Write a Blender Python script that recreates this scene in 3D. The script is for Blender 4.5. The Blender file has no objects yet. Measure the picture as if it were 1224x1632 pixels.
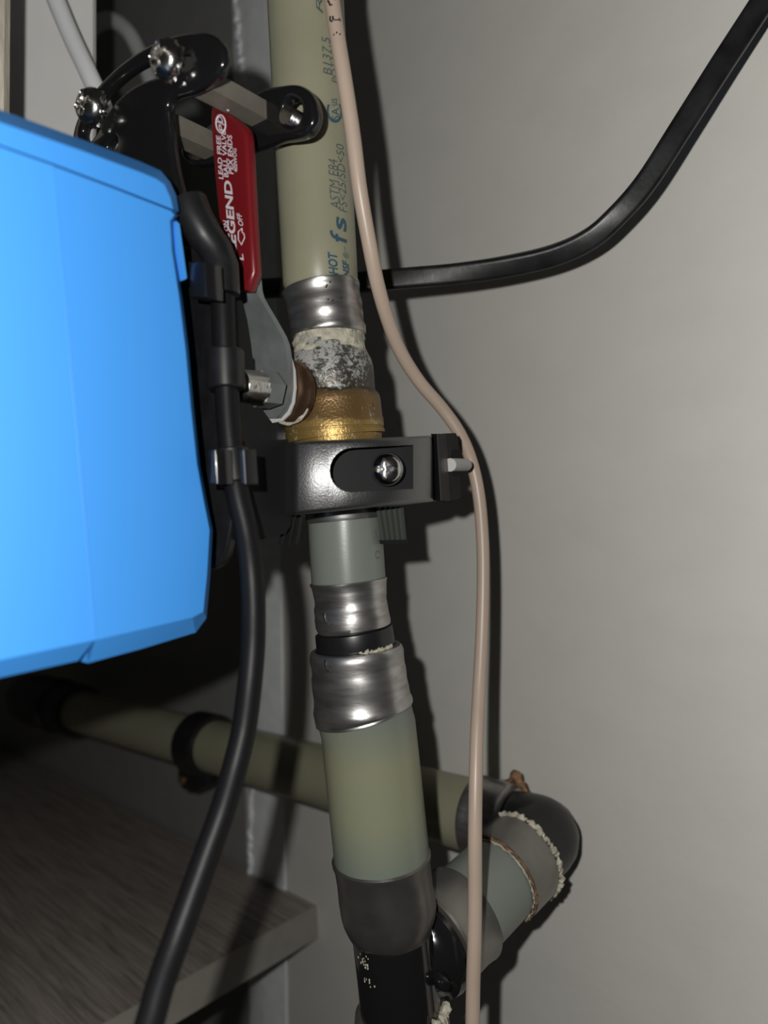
import bpy, bmesh, math, random
from mathutils import Vector as V, Matrix
random.seed(7)
C = bpy.context.scene
COL = C.collection
# ------------------------------------------------------------------ camera, world, flash lamp, exposure
F = 1100.0                       # focal length in pixels of the 1224 x 1632 frame
PITCH, ROLL = math.radians(2.5), math.radians(1.5)
BASE = V((0, 0, 600.0))          # camera stands 0.6 m up; all lengths below are millimetres from the camera
S = 0.001
fw = V((0, math.cos(PITCH), -math.sin(PITCH)))
u0 = V((0, math.sin(PITCH), math.cos(PITCH)))
RT = V((1, 0, 0)) * math.cos(ROLL) - u0 * math.sin(ROLL)
UP = V((1, 0, 0)) * math.sin(ROLL) + u0 * math.cos(ROLL)
cam = bpy.data.cameras.new('camera')
cam.sensor_fit = 'VERTICAL'; cam.sensor_height = 36.0; cam.lens = F / 1632 * 36.0
cam.clip_start = 0.005; cam.clip_end = 20
cam.dof.use_dof = True; cam.dof.focus_distance = 0.205; cam.dof.aperture_fstop = 9.0
co = bpy.data.objects.new('camera', cam); COL.objects.link(co)
co.matrix_world = Matrix.Translation(BASE * S) @ Matrix((RT, UP, -fw)).transposed().to_4x4()
C.camera = co
w = bpy.data.worlds.new('world'); C.world = w; w.use_nodes = True
w.node_tree.nodes['Background'].inputs[0].default_value = (1.0, 0.97, 0.92, 1)
w.node_tree.nodes['Background'].inputs[1].default_value = 0.012
fl = bpy.data.lights.new('phone_flash', 'POINT')
fl.energy = 1.25; fl.shadow_soft_size = 0.0022
fl.color = (1.0, 0.985, 0.945)
fo = bpy.data.objects.new('phone_flash', fl); COL.objects.link(fo)
fpos = BASE + RT * -18 + UP * 14.5
fo.location = fpos * S
# the lamp's lens spreads its light towards the edges of its beam
fl.use_nodes = True; lt = fl.node_tree
lg = lt.nodes.new('ShaderNodeNewGeometry'); ld = lt.nodes.new('ShaderNodeVectorMath'); ld.operation = 'DOT_PRODUCT'; ld.inputs[1].default_value = fw[:]
la = lt.nodes.new('ShaderNodeMath'); la.operation = 'ABSOLUTE'; lm = lt.nodes.new('ShaderNodeMath'); lm.operation = 'MAXIMUM'; lm.inputs[1].default_value = .5
lp_ = lt.nodes.new('ShaderNodeMath'); lp_.operation = 'POWER'; lp_.inputs[1].default_value = -1.9
lt.links.new(lg.outputs['Incoming'], ld.inputs[0]); lt.links.new(ld.outputs['Value'], la.inputs[0]); lt.links.new(la.outputs[0], lm.inputs[0]); lt.links.new(lm.outputs[0], lp_.inputs[0])
lt.links.new(lp_.outputs[0], lt.nodes['Emission'].inputs['Strength'])
vs = C.view_settings
vs.view_transform = 'Standard'; vs.look = 'None'; vs.exposure = 0.0; vs.gamma = 1.0; vs.use_curve_mapping = False

# ------------------------------------------------------------------ places
def P(px, py, d):                # point at depth d (mm) seen at a pixel
    return fw * d + RT * ((px - 612) / F * d) + UP * ((816 - py) / F * d)
def ray(px, py):
    return fw + RT * ((px - 612) / F) + UP * ((816 - py) / F)
def RP(px, py, n, c):            # where a sight line meets the plane p.n = c
    r = ray(px, py); return r * (c / r.dot(n))
def proj(p):
    d = p.dot(fw); return 612 + F * p.dot(RT) / d, 816 - F * p.dot(UP) / d
def on_line(p0, p1, x):          # point of a line that shows at pixel column x
    k = (x - 612) / F
    a, b = p0.dot(RT) - k * p0.dot(fw), p1.dot(RT) - k * p1.dot(fw)
    return p0.lerp(p1, a / (a - b))
Z = V((0, 0, 1))
B = V((.613, .79, 0)); A = V((-.79, .613, 0))          # valve stem direction (away), and to the left along the wall
BW = V((.673, .74, 0)).normalized(); AW = V((-BW.y, BW.x, 0)); WALL = 250.0
MAIN = [(480,-420),(487,0),(497,200),(511,450),(524,530),(528,600),(534,690),(543,760),(550,830),(552,870),(555,920),(563,1000),(566,1020),(568,1040),(579,1130),(587,1160),(606,1340),(610,1385),(618,1440),(625,1480),(633,1550),(642,1640),(668,1960)]
DM = 207.0; MMPX = DM / F
def main(y):
    for (x0, y0), (x1, y1) in zip(MAIN, MAIN[1:]):
        if y <= y1: return P(x0 + (x1 - x0) * (y - y0) / (y1 - y0), y, DM - 6.5 * max(700 - y, 0) / 700)
    return P(MAIN[-1][0], y, DM)

# ------------------------------------------------------------------ mesh helpers (millimetres)
class M:
    def __init__(s): s.v = []; s.f = []
    def add(s, v, f):
        o = len(s.v); s.v += [V(p) for p in v]; s.f += [tuple(i + o for i in q) for q in f]; return s
def link(name, m, mat, parent=None, origin=None, smooth=35, recalc=True, jit=None):
    me = bpy.data.meshes.new(name)
    if parent is not None:
        r = parent
        while r.parent: r = r.parent
        org = V(r['_o']) if '_o' in r else V((0, 0, 0))
    else:
        org = V(origin) if origin else sum(m.v, V((0, 0, 0))) / len(m.v)
    me.from_pydata([((p - org) * S)[:] for p in m.v], [], m.f)
    if recalc:
        b = bmesh.new(); b.from_mesh(me); bmesh.ops.recalc_face_normals(b, faces=b.faces); b.to_mesh(me); b.free()
    if smooth:
        for p in me.polygons: p.use_smooth = True
        me.set_sharp_from_angle(angle=math.radians(smooth))
    me.materials.append(mat)
    o = bpy.data.objects.new(name, me); COL.objects.link(o)
    if parent is not None: o.parent = parent
    else: o.location = (org + BASE) * S; o['_o'] = org[:]
    return o
def tag(o, label, cat, group=None):
    o['label'] = label; o['category'] = cat
    if group: o['group'] = group
    return o
def thing(name, label, cat, at, group=None):
    o = bpy.data.objects.new(name, None); COL.objects.link(o)
    o.empty_display_size = 0.01; o.location = (V(at) + BASE) * S; o['_o'] = V(at)[:]
    return tag(o, label, cat, group)
def frame(t, ref):
    t = t.normalized(); a = (ref - t * ref.dot(t)).normalized(); return a, t.cross(a)
def spline(pts, n=8):            # Catmull-Rom through (Vector, extra...) rows
    out = []
    for i in range(len(pts) - 1):
        p = [pts[max(i - 1, 0)], pts[i], pts[i + 1], pts[min(i + 2, len(pts) - 1)]]
        for k in range(n):
            t = k / n
            out.append(tuple(0.5 * (2 * b + (c - a) * t + (2 * a - 5 * b + 4 * c - d) * t * t + (3 * b - a - 3 * c + d) * t ** 3)
                             for a, b, c, d in zip(*[tuple(q) for q in p])))
    out.append(tuple(pts[-1])); return out
def tube(path, rad, n=20, caps=True, ref=None, sect=None, twist=None, noise=0):
    m = M(); N = len(path); prev = None
    for i, p in enumerate(path):
        t = (path[min(i + 1, N - 1)] - path[max(i - 1, 0)]).normalized()
        if prev is None or ref is not None:
            r = ref if ref is not None else (V((0, 1, 0)) if abs(t.y) < .8 else V((0, 0, 1)))
        else: r = prev
        a, b = frame(t, r); prev = a
        if twist:
            c, s = math.cos(twist[i]), math.sin(twist[i]); a2, b2 = a * c + b * s, b * c - a * s
        else: a2, b2 = a, b
        R = rad[i] if isinstance(rad, (list, tuple)) else rad
        for k in range(n):
            if sect: x, y = sect[k]
            else: x, y = math.cos(2 * math.pi * k / n), math.sin(2 * math.pi * k / n)
            q = R + (random.uniform(-noise, noise) if noise else 0)
            m.v.append(p + a2 * (x * q) + b2 * (y * q))
    for i in range(N - 1):
        for k in range(n):
            m.f.append((i * n + k, i * n + (k + 1) % n, (i + 1) * n + (k + 1) % n, (i + 1) * n + k))
    if caps: m.f.append(tuple(range(n))[::-1]); m.f.append(tuple((N - 1) * n + k for k in range(n)))
    return m
def rev(fn, prof, n=56, closed=True, caps=False, noise=None):
    """surface of revolution about the axis fn(t); prof = [(t, radius mm)], closed loops back (a ring with a bore)"""
    m = M(); N = len(prof)
    for (t, r) in prof:
        c = fn(t); tg = fn(t + 1e-1) - fn(t - 1e-1)
        a, b = frame(tg, fw)
        for k in range(n):
            g = 2 * math.pi * k / n
            rr = r + (noise(t, g) if noise else 0)
            m.v.append(c + a * (math.cos(g) * rr) + b * (math.sin(g) * rr))
    for i in range(N if closed else N - 1):
        j = (i + 1) % N
        for k in range(n): m.f.append((i * n + k, i * n + (k + 1) % n, j * n + (k + 1) % n, j * n + k))
    if caps: m.f.append(tuple(range(n))); m.f.append(tuple((N - 1) * n + k for k in range(n)))
    return m
def hexa(p):                     # p: 4 corners front, 4 corners back
    return M().add(p, [(0, 1, 2, 3), (7, 6, 5, 4), (0, 4, 5, 1), (1, 5, 6, 2), (2, 6, 7, 3), (3, 7, 4, 0)])
def prism(front, back):
    n = len(front); m = M(); m.v = [V(p) for p in front] + [V(p) for p in back]
    m.f = [tuple(range(n)), tuple(range(2 * n - 1, n - 1, -1))] + [(i, i + n, (i + 1) % n + n, (i + 1) % n) for i in range(n)]
    return m
def loft(loops, cap=True):
    n = len(loops[0]); m = M()
    for l in loops: m.v += [V(p) for p in l]
    for j in range(len(loops) - 1):
        for i in range(n): m.f.append((j * n + i, j * n + (i + 1) % n, (j + 1) * n + (i + 1) % n, (j + 1) * n + i))
    if cap: m.f.append(tuple(range(n))[::-1]); m.f.append(tuple((len(loops) - 1) * n + i for i in range(n)))
    return m
def curve_mesh(splines, extr, bev, smooth=False):
    """filled 2-D outline with holes, extruded and round-edged, as raw verts and faces"""
    cu = bpy.data.curves.new('outline', 'CURVE'); cu.dimensions = '2D'; cu.fill_mode = 'BOTH'
    cu.extrude = max(extr / 2 - bev, 0); cu.bevel_depth = bev; cu.bevel_resolution = 3; cu.offset = -bev
    for sp in splines:
        s = cu.splines.new('POLY'); s.points.add(len(sp) - 1); s.use_cyclic_u = True
        for q, (x, y) in zip(s.points, sp): q.co = (x, y, 0, 1)
    o = bpy.data.objects.new('outline', cu); COL.objects.link(o)
    me = bpy.data.meshes.new_from_object(o.evaluated_get(bpy.context.evaluated_depsgraph_get()))
    b = bmesh.new(); b.from_mesh(me); bmesh.ops.remove_doubles(b, verts=b.verts, dist=1e-4)
    v = [x.co.copy() for x in b.verts]; b.verts.index_update(); f = [tuple(x.index for x in q.verts) for q in b.faces]; b.free()
    bpy.data.objects.remove(o); bpy.data.curves.remove(cu); bpy.data.meshes.remove(me)
    return v, f
def rnd(pts, it=2):              # soften the corners of a closed outline
    for _ in range(it):
        q = []
        for i, p in enumerate(pts):
            a = pts[(i + 1) % len(pts)]
            q += [(p[0] * .75 + a[0] * .25, p[1] * .75 + a[1] * .25), (p[0] * .25 + a[0] * .75, p[1] * .25 + a[1] * .75)]
        pts = q
    return pts
def plate(outl, c, th, bev, n=B, holes=(), soft=2):
    """plate whose front face lies in the plane p.n = c, outlines given as seen; th goes away from the viewer"""
    e1 = V((n.y, -n.x, 0)).normalized(); O = n * c
    def loc(px): return [((RP(x, y, n, c) - O).dot(e1), (RP(x, y, n, c) - O).z) for x, y in px]
    sp = [rnd(loc(outl), soft)] + [rnd(loc(h), soft) for h in holes]
    # bevel grows a curve outwards: shrink the outline by drawing it at full size and letting bevel be small
    v, f = curve_mesh(sp, th, bev)
    return M().add([O + e1 * p.x + Z * p.y + n * (th / 2 + p.z) for p in v], f)
def disc_pts(c, ax, r, n=24, ref=Z, phase=0):
    a, b = frame(ax, ref)
    return [c + a * (r * math.cos(2 * math.pi * k / n + phase)) + b * (r * math.sin(2 * math.pi * k / n + phase)) for k in range(n)]
def cyl(c, ax, prof, n=32, ref=Z, phase=0):   # prof: [(distance along ax, radius)]
    ax = ax.normalized()
    return loft([disc_pts(c + ax * t, ax, max(r, .01), n, ref, phase) for t, r in prof])
def glyphs(txt, bold=0.0, shear=0.0):
    cu = bpy.data.curves.new('glyphs', 'FONT'); cu.body = txt; cu.size = 1; cu.resolution_u = 3; cu.shear = shear; cu.offset = bold
    o = bpy.data.objects.new('glyphs', cu); COL.objects.link(o)
    me = bpy.data.meshes.new_from_object(o.evaluated_get(bpy.context.evaluated_depsgraph_get()))
    b = bmesh.new(); b.from_mesh(me)
    bmesh.ops.triangulate(b, faces=b.faces)
    for k in range(1, 6):
        g = b.verts[:] + b.edges[:] + b.faces[:]
        bmesh.ops.bisect_plane(b, geom=g, plane_co=(0, k * .14, 0), plane_no=(0, 1, 0))
    b.verts.index_update()
    v = [x.co.copy() for x in b.verts]; f = [tuple(x.index for x in q.verts) for q in b.faces]; b.free()
    bpy.data.objects.remove(o); bpy.data.curves.remove(cu); bpy.data.meshes.remove(me)
    xs = [p.x for p in v]; ys = [p.y for p in v]
    x0, x1 = min(xs), max(xs); y0, y1 = min(ys), max(ys)
    return [((p.x - x0) / (x1 - x0), (p.y - y0) / max(y1 - y0, .3)) for p in v], f

# ------------------------------------------------------------------ materials
def mat(name, col, rough=.5, metal=0, spec=.5, coat=0, bump=None, var=None, sss=0, sssr=2.0):
    m = bpy.data.materials.new(name); m.use_nodes = True; nt = m.node_tree; b = nt.nodes['Principled BSDF']
    b.inputs['Base Color'].default_value = (*col, 1); b.inputs['Roughness'].default_value = rough
    b.inputs['Metallic'].default_value = metal; b.inputs['Specular IOR Level'].default_value = spec
    b.inputs['Coat Weight'].default_value = coat
    if sss:
        b.inputs['Subsurface Weight'].default_value = sss; b.inputs['Subsurface Radius'].default_value = (1, 1, .6); b.inputs['Subsurface Scale'].default_value = sssr * S
    g = nt.nodes.new('ShaderNodeNewGeometry')
    def noise(scale, det=4, stretch=None):
        t = nt.nodes.new('ShaderNodeTexNoise'); t.inputs['Scale'].default_value = scale; t.inputs['Detail'].default_value = det
        src = g.outputs['Position']
        if stretch:
            mp = nt.nodes.new('ShaderNodeMapping'); mp.inputs['Rotation'].default_value = stretch[0]; mp.inputs['Scale'].default_value = stretch[1]
            mp.vector_type = 'TEXTURE' if len(stretch) > 2 else 'POINT'
            nt.links.new(src, mp.inputs[0]); src = mp.outputs[0]
        nt.links.new(src, t.inputs['Vector']); return t.outputs['Fac']
    if var:
        amt, scale = var[0], var[1]; f = noise(scale, 5, var[2] if len(var) > 2 else None)
        mx = nt.nodes.new('ShaderNodeMix'); mx.data_type = 'RGBA'
        rp = nt.nodes.new('ShaderNodeMapRange'); rp.inputs[1].default_value = .3; rp.inputs[2].default_value = .7
        nt.links.new(f, rp.inputs[0]); nt.links.new(rp.outputs[0], mx.inputs[0])
        mx.inputs[6].default_value = (*[c * (1 - amt) for c in col], 1); mx.inputs[7].default_value = (*[min(c * (1 + amt), 1) for c in col], 1)
        nt.links.new(mx.outputs[2], b.inputs['Base Color'])
    if bump:
        st, scale = bump[0], bump[1]
        bn = nt.nodes.new('ShaderNodeBump'); bn.inputs['Strength'].default_value = st; bn.inputs['Distance'].default_value = (bump[3] if len(bump) > 3 else .3) * S
        nt.links.new(noise(scale, 3, bump[2] if len(bump) > 2 else None), bn.inputs['Height']); nt.links.new(bn.outputs[0], b.inputs['Normal'])
    m['nt'] = 1
    return m
ang = math.atan2(AW.y, AW.x)
K = {}
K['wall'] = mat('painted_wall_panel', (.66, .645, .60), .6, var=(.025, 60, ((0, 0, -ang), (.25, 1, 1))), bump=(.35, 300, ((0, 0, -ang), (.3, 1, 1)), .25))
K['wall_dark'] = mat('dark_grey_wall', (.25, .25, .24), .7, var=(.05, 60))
K['strip'] = mat('pale_caulked_strip', (.90, .92, .95), .6, var=(.08, 120))
K['panel'] = mat('pale_grey_melamine', (.88, .87, .85), .5, var=(.03, 40))
K['pale_wood'] = mat('pale_wood_edge', (.55, .50, .42), .6, var=(.3, 600, ((0, 0, 0), (1, 1, .12))))
K['pex'] = mat('translucent_olive_pex', (.285, .278, .195), .33, sss=.35, sssr=2.5, var=(.05, 60))
K['pex_grey'] = mat('translucent_grey_pex', (.185, .205, .18), .32, sss=.35, sssr=2.5, bump=(.15, 1800, ((0, 0, 0), (1, 1, 1)), .1))
K['steel'] = mat('crimped_stainless_steel', (.44, .43, .42), .34, metal=.93, var=(.3, 260, ((0, 0, 0), (.4, .4, 1.6))), bump=(.25, 420, ((0, 0, 0), (.35, .35, 1.5)), .2))
K['steel_dull'] = mat('dull_stained_steel', (.25, .24, .22), .33, metal=.8, var=(.14, 90), bump=(.2, 420))
K['steel_dark'] = mat('dark_stained_steel', (.17, .16, .15), .33, metal=.8, var=(.18, 110), bump=(.2, 420))
K['bright'] = mat('bright_zinc', (.6, .59, .57), .22, metal=1, bump=(.5, 700, ((0, 0, 0), (1, 1, 1)), .25))
K['zinc'] = mat('grey_zinc_plate', (.20, .215, .215), .42, metal=.35, var=(.12, 200))
K['taupe'] = mat('taupe_metal_post', (.17, .155, .13), .5, metal=.2, var=(.1, 200))
K['brown_metal'] = mat('tarnished_brown_metal', (.13, .075, .045), .3, metal=.75, var=(.3, 300))
K['black'] = mat('black_plastic', (.010, .010, .011), .35, var=(.3, 200))
K['black_grain'] = mat('grained_black_plastic', (.012, .012, .013), .41, spec=1.0, bump=(1.0, 2400, ((0, 0, 0), (1, 1, 1)), .07))
_b = K['black_grain'].node_tree.nodes['Principled BSDF']; _b.inputs['Coat Weight'].default_value = 1; _b.inputs['Coat Roughness'].default_value = .36; _b.inputs['Coat IOR'].default_value = 1.9; K['black_grain'].node_tree.links.new(_b.inputs['Normal'].links[0].from_socket, _b.inputs['Coat Normal'])
K['gloss'] = mat('glossy_black_coated_metal', (.009, .009, .010), .16, coat=.3)
K['rubber'] = mat('black_cable_jacket', (.007, .007, .008), .45, spec=.18, bump=(.1, 500))
K['flat_cable'] = mat('black_flat_cable_jacket', (.012, .012, .013), .36, var=(.5, 150), bump=(.2, 300))
K['blue'] = mat('matte_blue_plastic', (.050, .275, .74), .5, spec=.35)
K['blue_deep'] = mat('blue_plastic_rim', (.028, .17, .52), .5, spec=.35)
K['red'] = mat('red_vinyl', (.15, .008, .011), .32, var=(.08, 90))
K['print_white'] = mat('white_print', (.62, .56, .60), .5)
K['print_blue'] = mat('blue_print', (.035, .085, .125), .5)
K['print_faint'] = mat('faint_blue_grey_print', (.075, .10, .095), .5)
K['black_dull'] = mat('dull_black_plastic', (.010, .010, .011), .55, spec=.2)
K['ink'] = mat('dark_ink', (.03, .022, .02), .6)
K['tan'] = mat('tan_cable_jacket', (.46, .36, .29), .38, var=(.04, 80))
K['white_cable'] = mat('white_cable_jacket', (.86, .88, .89), .4)
K['crust'] = mat('cream_crust', (.46, .43, .34), .85, var=(.35, 420), bump=(1, 900, ((0, 0, 0), (1, 1, 1)), .5))
K['brown_seal'] = mat('brown_residue', (.22, .12, .06), .8, var=(.5, 500), bump=(1, 800))
K['band'] = mat('grey_edge_band', (.30, .285, .25), .55, var=(.06, 100))
K['pad'] = mat('grey_green_rubber_pad', (.05, .057, .048), .6, spec=.3)
K['white_washer'] = mat('white_washer', (.55, .55, .54), .5)

def zramp(m, stops, noise_amt=0, scale=300):
    """colour that changes along the height of the thing itself (stains, inserts showing through)"""
    nt = m.node_tree; b = nt.nodes['Principled BSDF']
    g = nt.nodes.new('ShaderNodeNewGeometry'); sx = nt.nodes.new('ShaderNodeSeparateXYZ'); nt.links.new(g.outputs['Position'], sx.inputs[0])
    zs = [s[0] for s in stops]; lo, hi = min(zs), max(zs)
    mr = nt.nodes.new('ShaderNodeMapRange'); mr.inputs[1].default_value = lo; mr.inputs[2].default_value = hi
    src = sx.outputs['Z']
    if noise_amt:
        t = nt.nodes.new('ShaderNodeTexNoise'); t.inputs['Scale'].default_value = scale; t.inputs['Detail'].default_value = 6
        nt.links.new(g.outputs['Position'], t.inputs['Vector'])
        ma = nt.nodes.new('ShaderNodeMath'); ma.operation = 'MULTIPLY_ADD'; ma.inputs[1].default_value = noise_amt * S; nt.links.new(t.outputs['Fac'], ma.inputs[0])
        sb = nt.nodes.new('ShaderNodeMath'); sb.operation = 'SUBTRACT'; sb.inputs[1].default_value = noise_amt * S * .5
        nt.links.new(src, sb.inputs[0]); nt.links.new(sb.outputs[0], ma.inputs[2]); src = ma.outputs[0]
    nt.links.new(src, mr.inputs[0])
    cr = nt.nodes.new('ShaderNodeValToRGB'); nt.links.new(mr.outputs[0], cr.inputs[0])
    e = cr.color_ramp.elements
    while len(e) < len(stops): e.new(.5)
    for el, (zz, c) in zip(e, sorted(stops)): el.position = (zz - lo) / (hi - lo); el.color = (*c, 1)
    nt.links.new(cr.outputs[0], b.inputs['Base Color']); return cr
def wz(y): return (main(y).z + BASE.z) * S
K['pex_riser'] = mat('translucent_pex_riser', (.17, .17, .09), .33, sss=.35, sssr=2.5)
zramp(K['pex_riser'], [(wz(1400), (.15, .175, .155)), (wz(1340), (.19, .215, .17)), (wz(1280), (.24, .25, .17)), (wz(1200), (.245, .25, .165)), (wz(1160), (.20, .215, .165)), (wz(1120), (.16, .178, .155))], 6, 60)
# brass valve: cream crust at the top, grey-white speckled tarnish, then clean cast brass
def brass_mat():
    m = mat('crusted_cast_brass', (.30, .20, .09), .38, metal=.6, bump=(.8, 1500, ((0, 0, 0), (1, 1, 1)), .2)); nt = m.node_tree; b = nt.nodes['Principled BSDF']
    cr = zramp(m, [(wz(700), (.33, .215, .07)), (wz(676), (.36, .24, .08)), (wz(672), (.22, .135, .05)), (wz(632), (.20, .125, .055)), (wz(628), (.085, .075, .06)), (wz(605), (.075, .068, .06)), (wz(585), (.09, .09, .085)), (wz(530), (.2, .19, .16))], 5, 160)
    g = nt.nodes.new('ShaderNodeNewGeometry')
    t = nt.nodes.new('ShaderNodeTexNoise'); t.inputs['Scale'].default_value = 900; t.inputs['Detail'].default_value = 8; t.inputs['Roughness'].default_value = .7
    t2 = nt.nodes.new('ShaderNodeTexNoise'); t2.inputs['Scale'].default_value = 150; t2.inputs['Detail'].default_value = 3
    nt.links.new(g.outputs['Position'], t.inputs['Vector']); nt.links.new(g.outputs['Position'], t2.inputs['Vector'])
    sx = nt.nodes.new('ShaderNodeSeparateXYZ'); nt.links.new(g.outputs['Position'], sx.inputs[0])
    mr = nt.nodes.new('ShaderNodeMapRange'); mr.inputs[1].default_value = wz(640); mr.inputs[2].default_value = wz(560); mr.inputs[3].default_value = -.12; mr.inputs[4].default_value = .14
    nt.links.new(sx.outputs['Z'], mr.inputs[0])
    a = nt.nodes.new('ShaderNodeMath'); a.operation = 'ADD'; nt.links.new(t.outputs['Fac'], a.inputs[0]); nt.links.new(mr.outputs[0], a.inputs[1])
    a2 = nt.nodes.new('ShaderNodeMath'); a2.operation = 'MULTIPLY_ADD'; a2.inputs[1].default_value = .7; nt.links.new(t2.outputs['Fac'], a2.inputs[0]); nt.links.new(a.outputs[0], a2.inputs[2])
    st = nt.nodes.new('ShaderNodeMapRange'); st.inputs[1].default_value = .86; st.inputs[2].default_value = .98; nt.links.new(a2.outputs[0], st.inputs[0])
    mx = nt.nodes.new('ShaderNodeMix'); mx.data_type = 'RGBA'; mx.inputs[7].default_value = (.36, .36, .34, 1)
    nt.links.new(st.outputs[0], mx.inputs[0]); nt.links.new(cr.outputs[0], mx.inputs[6]); nt.links.new(mx.outputs[2], b.inputs['Base Color'])
    iv = nt.nodes.new('ShaderNodeMapRange'); iv.inputs[3].default_value = .6; iv.inputs[4].default_value = 0; nt.links.new(st.outputs[0], iv.inputs[0]); nt.links.new(iv.outputs[0], b.inputs['Metallic'])
    return m
K['brass'] = brass_mat()
def wood_mat():
    m = mat('grey_brown_laminate', (.20, .17, .15), .5); nt = m.node_tree; b = nt.nodes['Principled BSDF']
    g = nt.nodes.new('ShaderNodeNewGeometry')
    cb = nt.nodes.new('ShaderNodeCombineXYZ')
    for i, (ax, s) in enumerate(((AW, 12.0), (BW, 330.0), (Z, 60.0))):
        d = nt.nodes.new('ShaderNodeVectorMath'); d.operation = 'DOT_PRODUCT'; d.inputs[1].default_value = (ax * s)[:]
        nt.links.new(g.outputs['Position'], d.inputs[0]); nt.links.new(d.outputs['Value'], cb.inputs[i])
    t = nt.nodes.new('ShaderNodeTexNoise'); t.inputs['Scale'].default_value = 1.6; t.inputs['Detail'].default_value = 8; t.inputs['Roughness'].default_value = .65; t.inputs['Distortion'].default_value = .8
    nt.links.new(cb.outputs[0], t.inputs['Vector'])
    cr = nt.nodes.new('ShaderNodeValToRGB'); nt.links.new(t.outputs['Fac'], cr.inputs[0])
    e = cr.color_ramp.elements; e[0].position = .33; e[0].color = (.14, .12, .105, 1); e[1].position = .62; e[1].color = (.33, .29, .26, 1)
    nt.links.new(cr.outputs[0], b.inputs['Base Color']); return m
K['wood'] = wood_mat()

# ------------------------------------------------------------------ the setting
def struct(o): o['kind'] = 'structure'; return o
def wpt(px, py, off=0): return RP(px, py, BW, WALL + off)
def wall_piece(name, corners, off, th, m, parent=None):
    f = [wpt(x, y, off) for x, y in corners]
    return link(name, hexa(f + [p + BW * th for p in f]), m, parent)
struct(wall_piece('wall_right', [(452 - 17, -500), (1750, -900), (1750, 2600), (462, 2300)], 0, 12, K['wall']))
def wline(x, z0, z1): return None
lw = [wpt(372, 0, 3), wpt(418, 1632, 3)]
aw0, zc = (lw[0].dot(AW) + lw[1].dot(AW)) / 2, 0
def wq(a, z, off): return AW * a + BW * (WALL + off) + Z * z
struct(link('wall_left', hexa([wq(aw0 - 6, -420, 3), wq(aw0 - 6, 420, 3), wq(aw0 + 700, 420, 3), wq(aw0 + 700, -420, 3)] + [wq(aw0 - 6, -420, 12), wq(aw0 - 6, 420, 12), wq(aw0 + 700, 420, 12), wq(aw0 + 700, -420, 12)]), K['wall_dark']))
# pale caulked strip between the two wall panels, slightly proud, uneven edges
sm = []; 
for k in range(60):
    y = -160 + k * 34
    l = 370 + (y / 1632) * 28 + random.uniform(-1.2, 1.2); r = 437 + (y / 1632) * 22 + random.uniform(-.5, .5)
    sm.append((l, r, y))
m = M()
for l, r, y in sm: m.v += [wpt(l, y, 2.9), wpt(l + 3, y, -.8), wpt((l + r) / 2, y, -1.4 + random.uniform(-.1, .1)), wpt(r - 3, y, -1.0), wpt(r, y, 0.2)]
for k in range(len(sm) - 1):
    for j in range(4): m.f.append((k * 5 + j, k * 5 + j + 1, k * 5 + j + 6, k * 5 + j + 5))
struct(link('trim_1', m, K['strip'], recalc=False))
for (ya, yb, xa, xb) in ((-30, 135, 372, 388), (1255, 1400, 402, 398)):
    pts = []; rr = []
    for k in range(26):
        t = k / 25
        pts.append(wpt(xa + (xb - xa) * t + random.uniform(-2.5, 2.5), ya + (yb - ya) * t, -1.0)); rr.append(1.3 + random.uniform(-.5, .9))
    rr[0] = rr[-1] = .3
    o = struct(link('caulk_bead', tube(pts, rr, 10), K['strip'])); o.name = 'trim_2'; o['label'] = 'lumpy bead of pale caulk'

# shelf board abutting the wall
c0 = wpt(505, 1443); cl = wpt(0, 1188); cf = c0 - BW * 118
cf = RP(165, 1632, ((cl - c0).cross(V((0, 0, 0)) + P(165, 1632, cf.dot(fw)) - c0)).normalized(), ((cl - c0).cross(P(165, 1632, cf.dot(fw)) - c0)).normalized().dot(c0))
ea = (cl - c0).normalized(); eb = (cf - c0).normalized(); en = ea.cross(eb).normalized()
if en.z < 0: en = -en
sh = thing('shelf_board', 'grey-brown wood-look shelf board against the wall under the blue box, lower left', 'shelf', c0 + ea * 150 + eb * 80)
def shp(a, b, z): return c0 + ea * a + eb * b + en * z
link('board', hexa([shp(.9, .2, 0), shp(.9, 250, 0), shp(520, 250, 0), shp(520, .2, 0)] + [shp(.9, .2, -18), shp(.9, 250, -18), shp(520, 250, -18), shp(520, .2, -18)]), K['wood'], sh, smooth=0)
o = link('edge_band', hexa([shp(0, .2, 0), shp(0, 250, 0), shp(.85, 250, 0.03), shp(.85, .2, 0.03)] + [shp(0, .2, -18), shp(0, 250, -18), shp(.85, 250, -18.05), shp(.85, .2, -18.05)]), K['band'], sh, smooth=0)
o['label'] = 'lighter grey edge band'

# pale cabinet panel and wooden board at the upper left edge
f = [P(-140, -520, 276), P(148, -520, 280), P(148, 560, 280), P(-140, 560, 276)]
tag(link('cabinet_panel', hexa(f + [p + fw * 3 for p in f]), K['panel'], smooth=0), 'flat pale grey cabinet panel standing behind the blue box and the white cable', 'panel')
f = [P(-90, -520, 200), P(12, -520, 203), P(6, 190, 203), P(-90, 190, 200)]
m = hexa(f + [p + fw * 3 for p in f])
tag(link('wooden_board', m, K['pale_wood'], smooth=0), 'pale raw wood board edge at the upper left rim of the picture', 'board')

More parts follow.
